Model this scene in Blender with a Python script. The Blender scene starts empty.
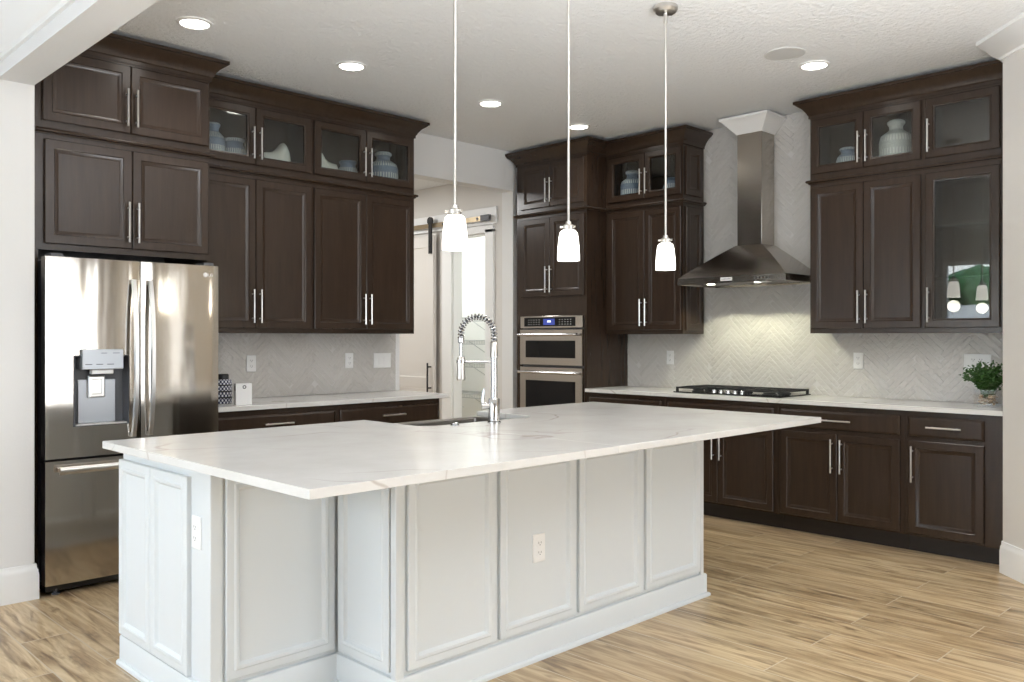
import bpy, bmesh, math, random
from mathutils import Vector, Matrix
SC = bpy.context.scene
COL = SC.collection
random.seed(7)
PI = math.pi
R = math.radians
CEIL = 3.035

# ------------------------------------------------------------------ camera, sky, exposure
cam_d = bpy.data.cameras.new('camera')
cam = bpy.data.objects.new('camera', cam_d)
COL.objects.link(cam)
cam.location = (0, 0, 1.335)
cam.rotation_euler = (R(90), 0, R(-44.67))
cam_d.sensor_width = 36
cam_d.lens = 858.5 / 1024 * 36
cam_d.shift_y = -2.7 / 1024
cam_d.clip_start = 0.02
SC.camera = cam
SC.view_settings.view_transform = 'Standard'
SC.view_settings.look = 'None'
SC.view_settings.gamma = 1
SC.view_settings.use_curve_mapping = False
SC.view_settings.exposure = 0.46
SC.cycles.max_bounces = 10
SC.cycles.diffuse_bounces = 5
SC.cycles.glossy_bounces = 6
SC.cycles.transparent_max_bounces = 16
SC.cycles.sample_clamp_indirect = 4
SC.cycles.caustics_reflective = False
SC.cycles.caustics_refractive = False

world = bpy.data.worlds.new('sky')
SC.world = world
world.use_nodes = True
wn = world.node_tree.nodes
wl = world.node_tree.links
bg = wn['Background']
tc = wn.new('ShaderNodeTexCoord')
sx = wn.new('ShaderNodeSeparateXYZ')
rp = wn.new('ShaderNodeValToRGB')
wl.new(tc.outputs['Generated'], sx.inputs[0])
wl.new(sx.outputs['Z'], rp.inputs[0])
wl.new(rp.outputs[0], bg.inputs['Color'])
rp.color_ramp.elements[0].color = (.96, .98, 1.0, 1)
rp.color_ramp.elements[1].color = (0.55, 0.75, 1.0, 1)
bg.inputs['Strength'].default_value = 6.5


def lamp(name, kind, loc, power, color=(1, 1, 1), size=.1, sy=None, rot=(0, 0, 0), parent=None, **kw):
    d = bpy.data.lights.new(name, kind)
    d.energy = power
    d.color = color
    if kind == 'AREA':
        d.size = size
        if sy:
            d.shape = 'RECTANGLE'
            d.size_y = sy
        elif kw.pop('disk', False):
            d.shape = 'DISK'
    elif kind in ('POINT', 'SPOT'):
        d.shadow_soft_size = size
        if kind == 'SPOT':
            d.spot_size = kw.pop('angle', R(120))
            d.spot_blend = kw.pop('blend', .5)
    o = bpy.data.objects.new(name, d)
    o.location = loc
    o.rotation_euler = rot
    COL.objects.link(o)
    if parent:
        o.parent = parent
    return o


# daylight entering through the glass door (west) and the windows (south, east)
for nm, lc, sz_a, sz_b, rt in (('portal_door', (-2.38, 2.66, 1.25), 2.5, 4.12, (0, R(-90), 0)), ('portal_window', (2.9, -4.03, 1.35), 3.3, 2.3, (R(90), 0, 0))):
    lamp(nm, 'AREA', lc, 1, (1, 1, 1), sz_a, sz_b, rt).data.cycles.is_portal = True


# added fill lights without fixtures, aimed up to brighten the ceiling
lamp('ceiling_fill_light', 'AREA', (2.5, .3, 1.9), 112, (.97, .985, 1), 1.4, 1.4, (R(180), 0, 0))
lamp('ceiling_fill_light_second', 'AREA', (.2, 1.1, 1.75), 55, (.97, .985, 1), 1.0, 1.0, (R(180), 0, 0))


# ------------------------------------------------------------------ materials
def mat(name, color=(.8, .8, .8), rough=.5, metal=0.0, spec=.5, emit=None, es=0, coat=0, alpha=1):
    m = bpy.data.materials.new(name)
    m.use_nodes = True
    b = m.node_tree.nodes['Principled BSDF']
    b.inputs['Base Color'].default_value = (*color, 1)
    b.inputs['Roughness'].default_value = rough
    b.inputs['Metallic'].default_value = metal
    b.inputs['Specular IOR Level'].default_value = spec
    b.inputs['Coat Weight'].default_value = coat
    if emit:
        b.inputs['Emission Color'].default_value = (*emit, 1)
        b.inputs['Emission Strength'].default_value = es
    return m


class NT:
    """small node-building helper"""
    def __init__(s, m):
        s.t = m.node_tree
        s.b = s.t.nodes.get('Principled BSDF')

    def n(s, kind, **kw):
        x = s.t.nodes.new('ShaderNode' + kind)
        for k, v in kw.items():
            if k in x.inputs:
                x.inputs[k].default_value = v
            else:
                setattr(x, k, v)
        return x

    def l(s, a, b):
        s.t.links.new(a, b)

    def coords(s, scale=(1, 1, 1), rot=(0, 0, 0), loc=(0, 0, 0), kind='Object'):
        c = s.n('TexCoord')
        m = s.n('Mapping')
        m.inputs['Scale'].default_value = scale
        m.inputs['Rotation'].default_value = rot
        m.inputs['Location'].default_value = loc
        s.l(c.outputs[kind], m.inputs['Vector'])
        return m.outputs[0]

    def ramp(s, fac, stops, interp='LINEAR'):
        r = s.n('ValToRGB')
        r.color_ramp.interpolation = interp
        e = r.color_ramp.elements
        while len(e) < len(stops):
            e.new(.5)
        for i, (p, c) in enumerate(stops):
            e[i].position = p
            e[i].color = (*c, 1) if len(c) == 3 else c
        s.l(fac, r.inputs[0])
        return r.outputs[0]

    def mix(s, fac, a, b, mode='MIX'):
        x = s.n('Mix', data_type='RGBA', blend_type=mode)
        if isinstance(fac, (int, float)):
            x.inputs[0].default_value = fac
        else:
            s.l(fac, x.inputs[0])
        for k, v in ((6, a), (7, b)):
            if isinstance(v, tuple):
                x.inputs[k].default_value = (*v, 1)
            else:
                s.l(v, x.inputs[k])
        return x.outputs[2]

    def math(s, op, a, b=None):
        x = s.n('Math', operation=op)
        for k, v in enumerate((a, b)):
            if v is None:
                continue
            if isinstance(v, (int, float)):
                x.inputs[k].default_value = v
            else:
                s.l(v, x.inputs[k])
        return x.outputs[0]

    def noise(s, vec, scale, detail=4, rough=.5, dist=0):
        x = s.n('TexNoise')
        x.inputs['Scale'].default_value = scale
        x.inputs['Detail'].default_value = detail
        x.inputs['Roughness'].default_value = rough
        x.inputs['Distortion'].default_value = dist
        s.l(vec, x.inputs['Vector'])
        return x.outputs[0]

    def bump(s, h, strength=.2, dist=.01):
        x = s.n('Bump')
        x.inputs['Strength'].default_value = strength
        x.inputs['Distance'].default_value = dist
        s.l(h, x.inputs['Height'])
        s.l(x.outputs[0], s.b.inputs['Normal'])

    def color(s, c):
        s.l(c, s.b.inputs['Base Color'])


def wood_material(name, c0, c1, rough=.34):
    m = mat(name, c0, rough, spec=.45)
    t = NT(m)
    v = t.coords((9, 9, .9))
    n1 = t.noise(v, 3.0, 5, .6, .6)
    v2 = t.coords((60, 60, 2.2))
    n2 = t.noise(v2, 2.0, 3, .5)
    f = t.math('ADD', t.math('MULTIPLY', n1, .65), t.math('MULTIPLY', n2, .35))
    t.color(t.ramp(f, [(.3, c0), (.72, c1)]))
    t.bump(n2, .02, .002)
    return m


M = {}
M['wood'] = wood_material('espresso_stained_wood', (.026, .0152, .0095), (.039, .0232, .0146), .25)
M['wood_shaded'] = mat('espresso_toe_kick_shade', (.018, .012, .009), .5)  # toe recess shade put into a darker copy of the cabinet wood
M['cab_in'] = mat('cabinet_interior_dark', (.045, .034, .027), .5)
M['white_paint'] = mat('island_white_enamel', (.665, .70, .715), .38)
M['trim'] = mat('trim_white_enamel', (.82, .82, .81), .4)
M['steel_brushed'] = mat('satin_nickel', (.66, .64, .61), .28, 1)
M['handle_steel'] = mat('handle_steel', (.62, .61, .60), .3, 1)
M['chrome'] = mat('polished_chrome', (.60, .60, .61), .12, 1)
M['black_gloss'] = mat('black_glass', (.004, .004, .005), .05, spec=.3)
M['black'] = mat('black_plastic', (.012, .012, .013), .4)
M['dark_grey'] = mat('dark_grey_plastic', (.07, .072, .08), .45)
M['iron'] = mat('cast_iron', (.016, .016, .017), .5)
M['white_plastic'] = mat('white_plastic', (.85, .85, .84), .35)
M['slot'] = mat('outlet_slot_shadow_grey', (.18, .18, .18), .5)
M['lens'] = mat('lit_lamp_lens', (1, 1, 1), .4, emit=(1, .96, .88), es=9)
M['shade'] = mat('lit_frosted_glass', (.95, .94, .92), .3, emit=(1, .95, .86), es=3.2)
M['grille'] = mat('speaker_grille', (.62, .62, .61), .6)
M['ceramic_white'] = mat('white_ceramic', (.88, .88, .86), .2)
M['door_white'] = mat('barn_door_paint', (.66, .63, .59), .45)
M['bronze'] = mat('brass_rail', (.42, .34, .23), .35, 1)
M['wire'] = mat('white_coated_wire', (.52, .53, .53), .4)
M['green_leaf'] = mat('leaf_green', (.035, .10, .016), .45)
M['hedge'] = mat('hedge_green', (.045, .16, .045), .7)
M['patio'] = mat('pale_concrete', (.62, .60, .57), .8)
M['lawn'] = mat('lawn_green', (.10, .2, .05), .9)
M['blue_lit'] = mat('blue_lit_display', (.02, .03, .15), .2, emit=(.05, .08, .36), es=.55)
M['white_lit'] = mat('white_lit_digits', (1, 1, 1), .4, emit=(.9, .95, 1), es=1.5)
M['hood_lens'] = mat('lit_hood_lens', (1, 1, 1), .4, emit=(1, 1, .86), es=6)
M['logo_grey'] = mat('emblem_silver', (.85, .85, .86), .3, .6)
M['disp_grey'] = mat('dispenser_silver', (.40, .42, .45), .35, .5)

# quartz with thin veins
m = M['quartz'] = mat('white_quartz', (.8, .79, .76), .2, spec=.5)
t = NT(m)
v = t.coords((1, 1, 1), (0, 0, R(28)))
wob = t.noise(v, 1.6, 5, .6)
wv = t.n('TexNoise')
wv.inputs['Scale'].default_value = 1.3
wv.inputs['Detail'].default_value = 3
t.l(v, wv.inputs['Vector'])
addv = t.n('VectorMath', operation='MULTIPLY_ADD')
t.l(wv.outputs['Color'], addv.inputs[0])
addv.inputs[1].default_value = (.75, .75, .75)
t.l(v, addv.inputs[2])
vor = t.n('TexVoronoi', feature='DISTANCE_TO_EDGE')
vor.inputs['Scale'].default_value = 1.05
mp = t.n('Mapping')
mp.inputs['Scale'].default_value = (.55, 1.5, 1)
t.l(addv.outputs[0], mp.inputs['Vector'])
t.l(mp.outputs[0], vor.inputs['Vector'])
line = t.ramp(vor.outputs['Distance'], [(0.0, (1, 1, 1)), (.003, (.8, .8, .8)), (.008, (0, 0, 0))])
mask = t.ramp(t.noise(v, 2.4, 2), [(.40, (0, 0, 0)), (.62, (1, 1, 1))])
cloud = t.ramp(t.noise(v, 3.2, 6, .65), [(.35, (.655, .645, .62)), (.7, (.725, .72, .705))])
vein = t.mix(t.math('MULTIPLY', line, t.math('MULTIPLY', mask, .55)), cloud, (.32, .26, .21))
t.color(vein)

# plank floor
m = M['floor'] = mat('wood_look_plank_tile', (.5, .4, .28), .33)
t = NT(m)
v = t.coords((1, 1, 1), (0, 0, R(90)), (0.07, .11, 0))
br = t.n('TexBrick')
br.offset = .37
br.offset_frequency = 2
t.l(v, br.inputs['Vector'])
br.inputs['Scale'].default_value = 1
br.inputs['Brick Width'].default_value = 1.22
br.inputs['Row Height'].default_value = .203
br.inputs['Mortar Size'].default_value = .0028
br.inputs['Mortar Smooth'].default_value = .1
br.inputs['Bias'].default_value = 0
br.inputs['Color1'].default_value = (0, 0, 0, 1)
br.inputs['Color2'].default_value = (1, 1, 1, 1)
br.inputs['Mortar'].default_value = (.5, .5, .5, 1)
# grain offset per plank
off = t.n('VectorMath', operation='MULTIPLY_ADD')
t.l(br.outputs['Color'], off.inputs[0])
off.inputs[1].default_value = (7.3, 3.1, 5.7)
t.l(v, off.inputs[2])
mp = t.n('Mapping')
mp.inputs['Scale'].default_value = (1.3, 14, 1)
t.l(off.outputs[0], mp.inputs['Vector'])
g1 = t.noise(mp.outputs[0], 1.6, 8, .62, .8)
mp2 = t.n('Mapping')
mp2.inputs['Scale'].default_value = (.9, 5, 1)
t.l(off.outputs[0], mp2.inputs['Vector'])
g2 = t.noise(mp2.outputs[0], 2.2, 4, .55, 1.4)
base = t.ramp(g1, [(.28, (.16, .095, .048)), (.42, (.34, .235, .13)), (.55, (.49, .37, .225)), (.73, (.64, .515, .345))])
dark = t.ramp(g2, [(.31, (.40, .33, .26)), (.45, (1, 1, 1))])
col = t.mix(.8, base, dark, 'MULTIPLY')
tone = t.ramp(br.outputs['Color'], [(0, (.82, .80, .77)), (1, (1.08, 1.07, 1.05))])
col = t.mix(1.0, col, tone, 'MULTIPLY')
col = t.mix(br.outputs['Fac'], col, (.50, .42, .31))
t.color(col)
t.bump(t.math('SUBTRACT', t.math('MULTIPLY', g1, .25), br.outputs['Fac']), .25, .003)

# textured ceiling, walls
m = M['ceiling'] = mat('knockdown_ceiling', (.85, .86, .865), .8)
t = NT(m)
t.bump(t.noise(t.coords((16, 16, 16)), 2.0, 5, .6), .8, .02)
m = M['wall'] = mat('greige_wall_paint', (.66, .635, .60), .7)
t = NT(m)
t.bump(t.noise(t.coords((40, 40, 40)), 2.0, 4, .6), .12, .006)
m = M['wall_tan'] = mat('tan_wall_paint', (.42, .365, .29), .7)
m = M['wall_white'] = mat('pale_grey_wall_paint', (.74, .735, .725), .7)
t = NT(m)
t.bump(t.noise(t.coords((40, 40, 40)), 2.0, 4, .6), .12, .006)
M['pantry'] = mat('pantry_white_paint', (.84, .84, .82), .7)

# glazed tile
m = M['tile'] = mat('glazed_tile', (.58, .56, .53), .07, spec=.7)
t = NT(m)
oi = t.n('NewGeometry')
rnd = oi.outputs['Random Per Island']
t.color(t.ramp(rnd, [(0, (.55, .525, .495)), (1, (.59, .565, .535))]))
t.bump(t.noise(t.coords((22, 22, 22)), 1.6, 2, .5), .42, .02)
M['grout'] = mat('grout', (.60, .58, .56), .8)

# stainless steel: horizontal brushed streak bump
def steel(name, col=(.53, .495, .455), rough=.15, stretch=(1.2, 1.2, 60), bs=.02):
    m = mat(name, col, rough, 1)
    t = NT(m)
    t.bump(t.noise(t.coords(stretch), 3.0, 3, .5), bs, .003)
    return m


M['steel'] = steel('stainless_steel')
M['sink_steel'] = steel('sink_stainless_shaded', (.30, .285, .27), .28)  # steel darkened to stand in for the shade inside the basin
M['hood_steel'] = steel('hood_stainless', (.44, .405, .365), .2)
m = M['fridge_steel'] = mat('fridge_stainless', (.50, .465, .42), .10, 1)
t = NT(m)
t.bump(t.noise(t.coords((5, 5, .45)), 1.3, 2, .4), .10, .03)


def glass_mat(name, tint=(1, 1, 1), rough=0.0, boost=1.0):
    m = bpy.data.materials.new(name)
    m.use_nodes = True
    nt = m.node_tree
    nt.nodes.clear()
    o = nt.nodes.new('ShaderNodeOutputMaterial')
    mx = nt.nodes.new('ShaderNodeMixShader')
    tr = nt.nodes.new('ShaderNodeBsdfTransparent')
    gl = nt.nodes.new('ShaderNodeBsdfGlossy')
    lw = nt.nodes.new('ShaderNodeLayerWeight')
    pw = nt.nodes.new('ShaderNodeMath')
    pw.operation = 'POWER'
    pw.inputs[1].default_value = 4.5
    nt.links.new(lw.outputs['Facing'], pw.inputs[0])
    fr = nt.nodes.new('ShaderNodeMath')
    fr.operation = 'MULTIPLY_ADD'
    fr.inputs[1].default_value = .93
    fr.inputs[2].default_value = .045 * boost
    nt.links.new(pw.outputs[0], fr.inputs[0])
    tr.inputs[0].default_value = (*tint, 1)
    gl.inputs['Roughness'].default_value = rough
    nt.links.new(fr.outputs[0], mx.inputs[0])
    nt.links.new(tr.outputs[0], mx.inputs[1])
    nt.links.new(gl.outputs[0], mx.inputs[2])
    nt.links.new(mx.outputs[0], o.inputs[0])
    return m


M['glass'] = glass_mat('clear_glass')
M['cab_glass'] = glass_mat('cabinet_glass', (.86, .88, .86), .01, 1.3)

# ridged blue stoneware
def jar_material(name, base, zs, dash):
    m = mat(name, base, .3)
    t = NT(m)
    c = t.n('TexCoord')
    s = t.n('SeparateXYZ')
    t.l(c.outputs['Object'], s.inputs[0])
    ang = t.math('ARCTAN2', s.outputs['Y'], s.outputs['X'])
    st = t.math('SINE', t.math('MULTIPLY', ang, 34))
    bd = t.math('SINE', t.math('MULTIPLY', s.outputs['Z'], zs))
    f = t.math('MULTIPLY', t.math('GREATER_THAN', st, .1), t.math('GREATER_THAN', bd, .15))
    t.color(t.mix(f, base, dash))
    return m


M['jar_blue'] = jar_material('blue_stoneware', (.21, .265, .38), 70, (.80, .83, .86))
M['jar_pale'] = jar_material('pale_grey_stoneware', (.50, .51, .52), 70, (.72, .72, .72))
# dark-and-white woven check canister
m = M['check'] = mat('navy_check', (.02, .03, .08), .4)
t = NT(m)
c = t.n('TexCoord')
s = t.n('SeparateXYZ')
t.l(c.outputs['Object'], s.inputs[0])
ang = t.math('ARCTAN2', s.outputs['Y'], s.outputs['X'])
f = t.math('MULTIPLY', t.math('SINE', t.math('MULTIPLY', ang, 16)), t.math('SINE', t.math('MULTIPLY', s.outputs['Z'], 210)))
t.color(t.mix(t.math('GREATER_THAN', f, .12), (.018, .026, .075), (.7, .72, .76)))
m = M['pebble'] = mat('river_pebble', (.4, .3, .2), .3)
t = NT(m)
oi = t.n('NewGeometry')
t.color(t.ramp(oi.outputs['Random Per Island'], [(0, (.16, .10, .06)), (.35, (.45, .30, .16)), (.7, (.55, .45, .34)), (1, (.72, .66, .58))]))


# ------------------------------------------------------------------ mesh builder
class MB:
    def __init__(s):
        s.v = []
        s.f = []
        s.mi = []
        s.cur = 0

    def add(s, vs, fs):
        o = len(s.v)
        s.v += [tuple(p) for p in vs]
        for f in fs:
            s.f.append(tuple(o + i for i in f))
            s.mi.append(s.cur)
        return s

    def box(s, x0, x1, y0, y1, z0, z1):
        vs = [(x, y, z) for z in (z0, z1) for y in (y0, y1) for x in (x0, x1)]
        return s.add(vs, [(0, 2, 3, 1), (4, 5, 7, 6), (0, 1, 5, 4), (2, 6, 7, 3), (0, 4, 6, 2), (1, 3, 7, 5)])

    def loft(s, loops, caps=(True, True), closed=True):
        n = len(loops[0])
        vs = [p for lp in loops for p in lp]
        fs = []
        for k in range(len(loops) - 1):
            for i in range(n if closed else n - 1):
                j = (i + 1) % n
                fs.append((k * n + i, k * n + j, (k + 1) * n + j, (k + 1) * n + i))
        if caps[0]:
            fs.append(tuple(reversed(range(n))))
        if caps[1]:
            fs.append(tuple((len(loops) - 1) * n + i for i in range(n)))
        return s.add(vs, fs)

    def prism(s, poly, z0, z1):
        return s.loft([[(x, y, z0) for x, y in poly], [(x, y, z1) for x, y in poly]])

    def lathe(s, prof, n=24, c=(0, 0, 0), axis='Z', caps=(True, True)):
        loops = []
        for r, z in prof:
            lp = []
            for i in range(n):
                a = 2 * PI * i / n
                p = (r * math.cos(a), r * math.sin(a), z)
                if axis == 'X':
                    p = (p[2], p[0], p[1])
                elif axis == 'Y':
                    p = (p[1], p[2], p[0])
                lp.append((p[0] + c[0], p[1] + c[1], p[2] + c[2]))
            loops.append(lp)
        return s.loft(loops, caps)

    def tube(s, pts, r, n=10, caps=(True, True)):
        pts = [Vector(p) for p in pts]
        rs = r if isinstance(r, (list, tuple)) else [r] * len(pts)
        loops = []
        up = None
        for i, p in enumerate(pts):
            d = (pts[min(i + 1, len(pts) - 1)] - pts[max(i - 1, 0)]).normalized()
            if up is None:
                up = Vector((0, 0, 1)) if abs(d.z) < .9 else Vector((1, 0, 0))
            a = d.cross(up).normalized()
            b = a.cross(d).normalized()
            up = b
            loops.append([p + rs[i] * (math.cos(2 * PI * k / n) * a + math.sin(2 * PI * k / n) * b) for k in range(n)])
        return s.loft(loops, caps)

    def rects(s, x0, x1, z0, z1, prof, fill=True):
        """nested rectangles in the x-z plane: prof = [(inset, y)], lofted; front faces -y"""
        loops = [[(x0 + i, y, z0 + i), (x1 - i, y, z0 + i), (x1 - i, y, z1 - i), (x0 + i, y, z1 - i)] for i, y in prof]
        return s.loft(loops, (fill, fill))

    def ring(s, x0, x1, z0, z1, prof):
        """closed frame (open middle): profile loop swept round a rectangle"""
        loops = [[(x0 + i, y, z0 + i), (x1 - i, y, z0 + i), (x1 - i, y, z1 - i), (x0 + i, y, z1 - i)] for i, y in prof]
        loops.append(loops[0])
        return s.loft(loops, (False, False))

    def sweep(s, path, prof, side=1, caps=True):
        """profile (out, z) swept along a plan polyline with mitred corners; out is to the right of travel when side=1"""
        P = [Vector((p[0], p[1])) for p in path]
        nrm = []
        for i in range(len(P) - 1):
            d = (P[i + 1] - P[i]).normalized()
            nrm.append(Vector((d.y, -d.x)) * side)
        loops = []
        for i, p in enumerate(P):
            if i == 0:
                mvec = nrm[0]
            elif i == len(P) - 1:
                mvec = nrm[-1]
            else:
                a, b = nrm[i - 1], nrm[i]
                mvec = (a + b) / (1 + a.dot(b))
            loops.append([(p.x + mvec.x * o, p.y + mvec.y * o, z) for o, z in prof])
        return s.loft(loops, (caps, caps))

    def build(s, name, m, parent=None, loc=(0, 0, 0), rot=(0, 0, 0), bev=0, seg=2, angle=35, subd=0):
        me = bpy.data.meshes.new(name)
        me.from_pydata(s.v, [], s.f)
        mats = m if isinstance(m, (list, tuple)) else [m]
        for x in mats:
            me.materials.append(x)
        if len(mats) > 1:
            me.polygons.foreach_set('material_index', s.mi)
        bm = bmesh.new()
        bm.from_mesh(me)
        bmesh.ops.recalc_face_normals(bm, faces=bm.faces)
        if bev:
            es = [e for e in bm.edges if len(e.link_faces) == 2 and e.calc_face_angle(0) > R(40)]
            bmesh.ops.bevel(bm, geom=es, offset=bev, segments=seg, affect='EDGES', profile=.5, clamp_overlap=True)
        for f in bm.faces:
            f.smooth = True
        bm.to_mesh(me)
        bm.free()
        me.set_sharp_from_angle(angle=R(min(angle, 20) if bev else angle))
        o = bpy.data.objects.new(name, me)
        COL.objects.link(o)
        o.location = loc
        o.rotation_euler = rot
        if parent:
            o.parent = parent
        if subd:
            md = o.modifiers.new('smooth', 'SUBSURF')
            md.levels = md.render_levels = subd
        return o


def tag(o, label, cat, group=None, kind=None):
    o['label'] = label
    o['category'] = cat
    if group:
        o['group'] = group
    if kind:
        o['kind'] = kind
    return o


def thing(name, label, cat, loc=(0, 0, 0), rz=0, group=None):
    o = bpy.data.objects.new(name, None)
    o.empty_display_size = .1
    COL.objects.link(o)
    o.location = loc
    o.rotation_euler = (0, 0, rz)
    return tag(o, label, cat, group)


def struct(o):
    o['kind'] = 'structure'
    return o


def children_of(o):
    return [c for c in bpy.data.objects if c.parent == o]


def dup(root, loc, rz=None, label=None, group=None):
    r = root.copy()
    COL.objects.link(r)
    r.location = loc
    if rz is not None:
        r.rotation_euler = (0, 0, rz)
    if label:
        r['label'] = label
    if group:
        r['group'] = group
    for ch in children_of(root):
        c = ch.copy()
        COL.objects.link(c)
        c.parent = r
        for g in children_of(ch):
            d = g.copy()
            COL.objects.link(d)
            d.parent = c
    return r


def ball(mb, c, r, n=8, k=5):
    rx, ry, rz_ = r if isinstance(r, tuple) else (r, r, r)
    loops = []
    for i in range(k + 1):
        a = -PI / 2 + PI * (i + .0001) / (k + .0002)
        loops.append([(c[0] + rx * math.cos(a) * math.cos(2 * PI * j / n), c[1] + ry * math.cos(a) * math.sin(2 * PI * j / n), c[2] + rz_ * math.sin(a)) for j in range(n)])
    return mb.loft(loops)


# ------------------------------------------------------------------ room shell
XH, YL = 6.08, 5.585           # hood wall plane, left (refrigerator) wall plane
struct(MB().box(-2.6, 7.4, -4.3, 8.3, -.1, 0).build('floor', M['floor']))
cm = MB()
cm.box(-2.6, 6.3, -4.3, 5.70, CEIL, CEIL + .1)
struct(cm.build('ceiling', M['ceiling']))
struct(MB().box(2.7, 5.62, 5.70, 8.2, 2.86, 2.96).build('ceiling_hall', M['ceiling']))
w = MB()
w.box(1.36, 4.228, YL, YL + .14, 0, CEIL)
w.box(4.228, 5.53, YL, YL + .14, 2.685, CEIL)
w.box(5.53, 6.2, YL, YL + .14, 0, CEIL)
struct(w.build('wall_left', M['wall_white']))
struct(MB().box(-2.5, 1.355, 4.85, 5.725, 0, CEIL).build('wall_stub', M['wall_white'], bev=.006))
struct(MB().box(XH, XH + .12, 1.36, YL, 0, CEIL).build('wall_hood', M['wall']))
dg = MB()
dg.prism([(5.425, 1.512), (4.95, 1.037), (5.05, .937), (5.5, 1.352), (6.2, 1.352), (6.2, 1.512)], 0, CEIL)
struct(dg.build('wall_diagonal', M['wall']))
# far walls of the adjoining great room
e = MB()
e.box(4.95, 5.07, -4.2, -2.15, 0, CEIL).box(4.95, 5.07, -1.62, 1.04, 0, CEIL).box(4.95, 5.07, -2.15, -1.62, 0, .3).box(4.95, 5.07, -2.15, -1.62, 2.3, CEIL)
struct(e.build('wall_east', M['wall_tan']))
e = MB()
e.box(-2.5, 1.25, -4.2, -4.05, 0, CEIL).box(4.55, 5.07, -4.2, -4.05, 0, CEIL).box(1.25, 4.55, -4.2, -4.05, 0, .2).box(1.25, 4.55, -4.2, -4.05, 2.5, CEIL)
struct(e.build('wall_south', M['wall_tan']))
e = MB()
e.box(-2.55, -2.4, -4.2, .6, 0, CEIL).box(-2.55, -2.4, 4.72, 4.85, 0, CEIL).box(-2.55, -2.4, .6, 4.72, 2.5, CEIL)
struct(e.build('wall_west', M['wall']))


def glazed(name, x0, x1, z0, z1, nx, loc, rz, deep=.08, fw=.06):
    f = MB()
    wd = (x1 - x0) / nx
    for k in range(nx):
        f.ring(x0 + k * wd, x0 + (k + 1) * wd, z0, z1, [(0, 0), (fw, 0), (fw, deep), (0, deep)])
    o = struct(f.build(name, M['trim'], None, loc, (0, 0, rz)))
    g = MB()
    for k in range(nx):
        g.box(x0 + k * wd + fw, x0 + (k + 1) * wd - fw, deep * .5 - .003, deep * .5 + .003, z0 + fw, z1 - fw)
    g.build('pane', M['glass'], o)
    return o


glazed('door_1', 0, 4.12, 0.0, 2.5, 3, (-2.51, 4.72, 0), R(-90))
glazed('window_1', 0, 3.3, .2, 2.5, 3, (1.25, -4.16, 0), 0)
glazed('window_2', 0, .53, .3, 2.3, 1, (4.97, -2.15, 0), R(90))
struct(MB().box(-24, -7, -22, 22, -.2, -.13).build('ground_lawn', M['lawn']))
pv = MB()
pv.box(-7, -2.6, -12, 12, -.2, -.12).box(-2.6, 12, -12, -4.3, -.2, -.12)
struct(pv.build('ground_patio', M['patio']))
struct(MB().box(-7.2, -7.0, -10, 16, -.12, 2.0).build('reflection_wall', M['trim']))  # unseen white wall, added to give glass and tile a pale reflection
hb = MB()
for k in range(260):
    y = random.uniform(-6, 14)
    z = random.uniform(.3, 2.7)
    ball(hb, (-12 + random.uniform(-.8, .8), y, z), random.uniform(.35, .8), 7, 4)
ho = hb.build('hedge', M['hedge'])
tag(ho, 'tall green hedge outside beyond the glass door', 'hedge', kind='stuff')

# hall and pantry beyond the opening
h = MB()
h.box(5.53, 5.64, YL + .14, 5.933, 0, CEIL).box(5.53, 5.64, 6.424, 8.2, 0, CEIL).box(5.53, 5.64, 5.933, 6.424, 2.33, CEIL)
struct(h.build('wall_hall', M['wall']))
struct(MB().box(2.6, 5.53, 8.1, 8.2, 0, CEIL).build('wall_hall_end', M['wall']))
struct(MB().box(2.6, 2.7, 5.725, 8.1, 0, CEIL).build('wall_hall_side', M['wall']))
p = MB()
p.box(6.9, 7.0, 5.725, 8.2, 0, CEIL).box(5.64, 6.9, 8.1, 8.2, 0, CEIL).box(6.2, 6.9, 5.625, 5.725, 0, CEIL)
struct(p.build('wall_pantry', M['pantry']))
struct(MB().box(5.64, 7.0, 5.725, 8.2, 2.86, 2.96).build('ceiling_pantry', M['pantry']))
# opening casing round the pantry doorway
c = MB()
c.box(5.505, 5.53, 6.424, 6.56, 0, 2.36).box(5.505, 5.53, 5.823, 5.933, 0, 2.36).box(5.505, 5.53, 5.823, 6.56, 2.33, 2.40)
c.box(5.53, 5.64, 6.412, 6.424, 0, 2.33).box(5.53, 5.64, 5.933, 5.945, 0, 2.33).box(5.53, 5.64, 5.945, 6.412, 2.318, 2.33)
struct(c.build('trim_1', M['trim'], bev=.003))
# white corner bead where the tiled wall ends
struct(MB().box(4.195, 4.232, YL - .012, YL + .145, .0, 2.685).build('trim_2', M['trim'], bev=.003))

# beam and its crown on the near side
struct(MB().box(1.185, 1.35, -4.05, 4.86, 2.63, CEIL).build('beam', M['wall_white']))
CR = [(0, 0), (.012, 0), (.016, .012), (.03, .02), (.055, .045), (.085, .085), (.10, .095), (.10, .115), (0, .115)]
struct(MB().sweep([(1.185, 4.86), (1.185, -4.0)], [(o * 1.4, 2.70 + z * 1.6) for o, z in CR], 1).build('trim_3', M['trim']))
# crown on the diagonal wall
d2 = math.sqrt(.5)
struct(MB().sweep([(4.955, 1.042), (5.425, 1.512), (5.47, 1.512)], [(o * 1.25, CEIL - .115 + z) for o, z in CR], -1).build('trim_4', M['trim']))

BB = [(0, 0), (.016, 0), (.016, .125), (.013, .14), (.013, .15), (.008, .158), (.006, .18), (0, .18)]
struct(MB().sweep([(-2.4, 4.85), (1.355, 4.85), (1.355, 5.0)], BB, 1).build('baseboard_left', M['trim']))
struct(MB().sweep([(4.955, 1.042), (5.425, 1.512), (5.5, 1.512)], BB, -1).build('baseboard_right', M['trim']))


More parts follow.
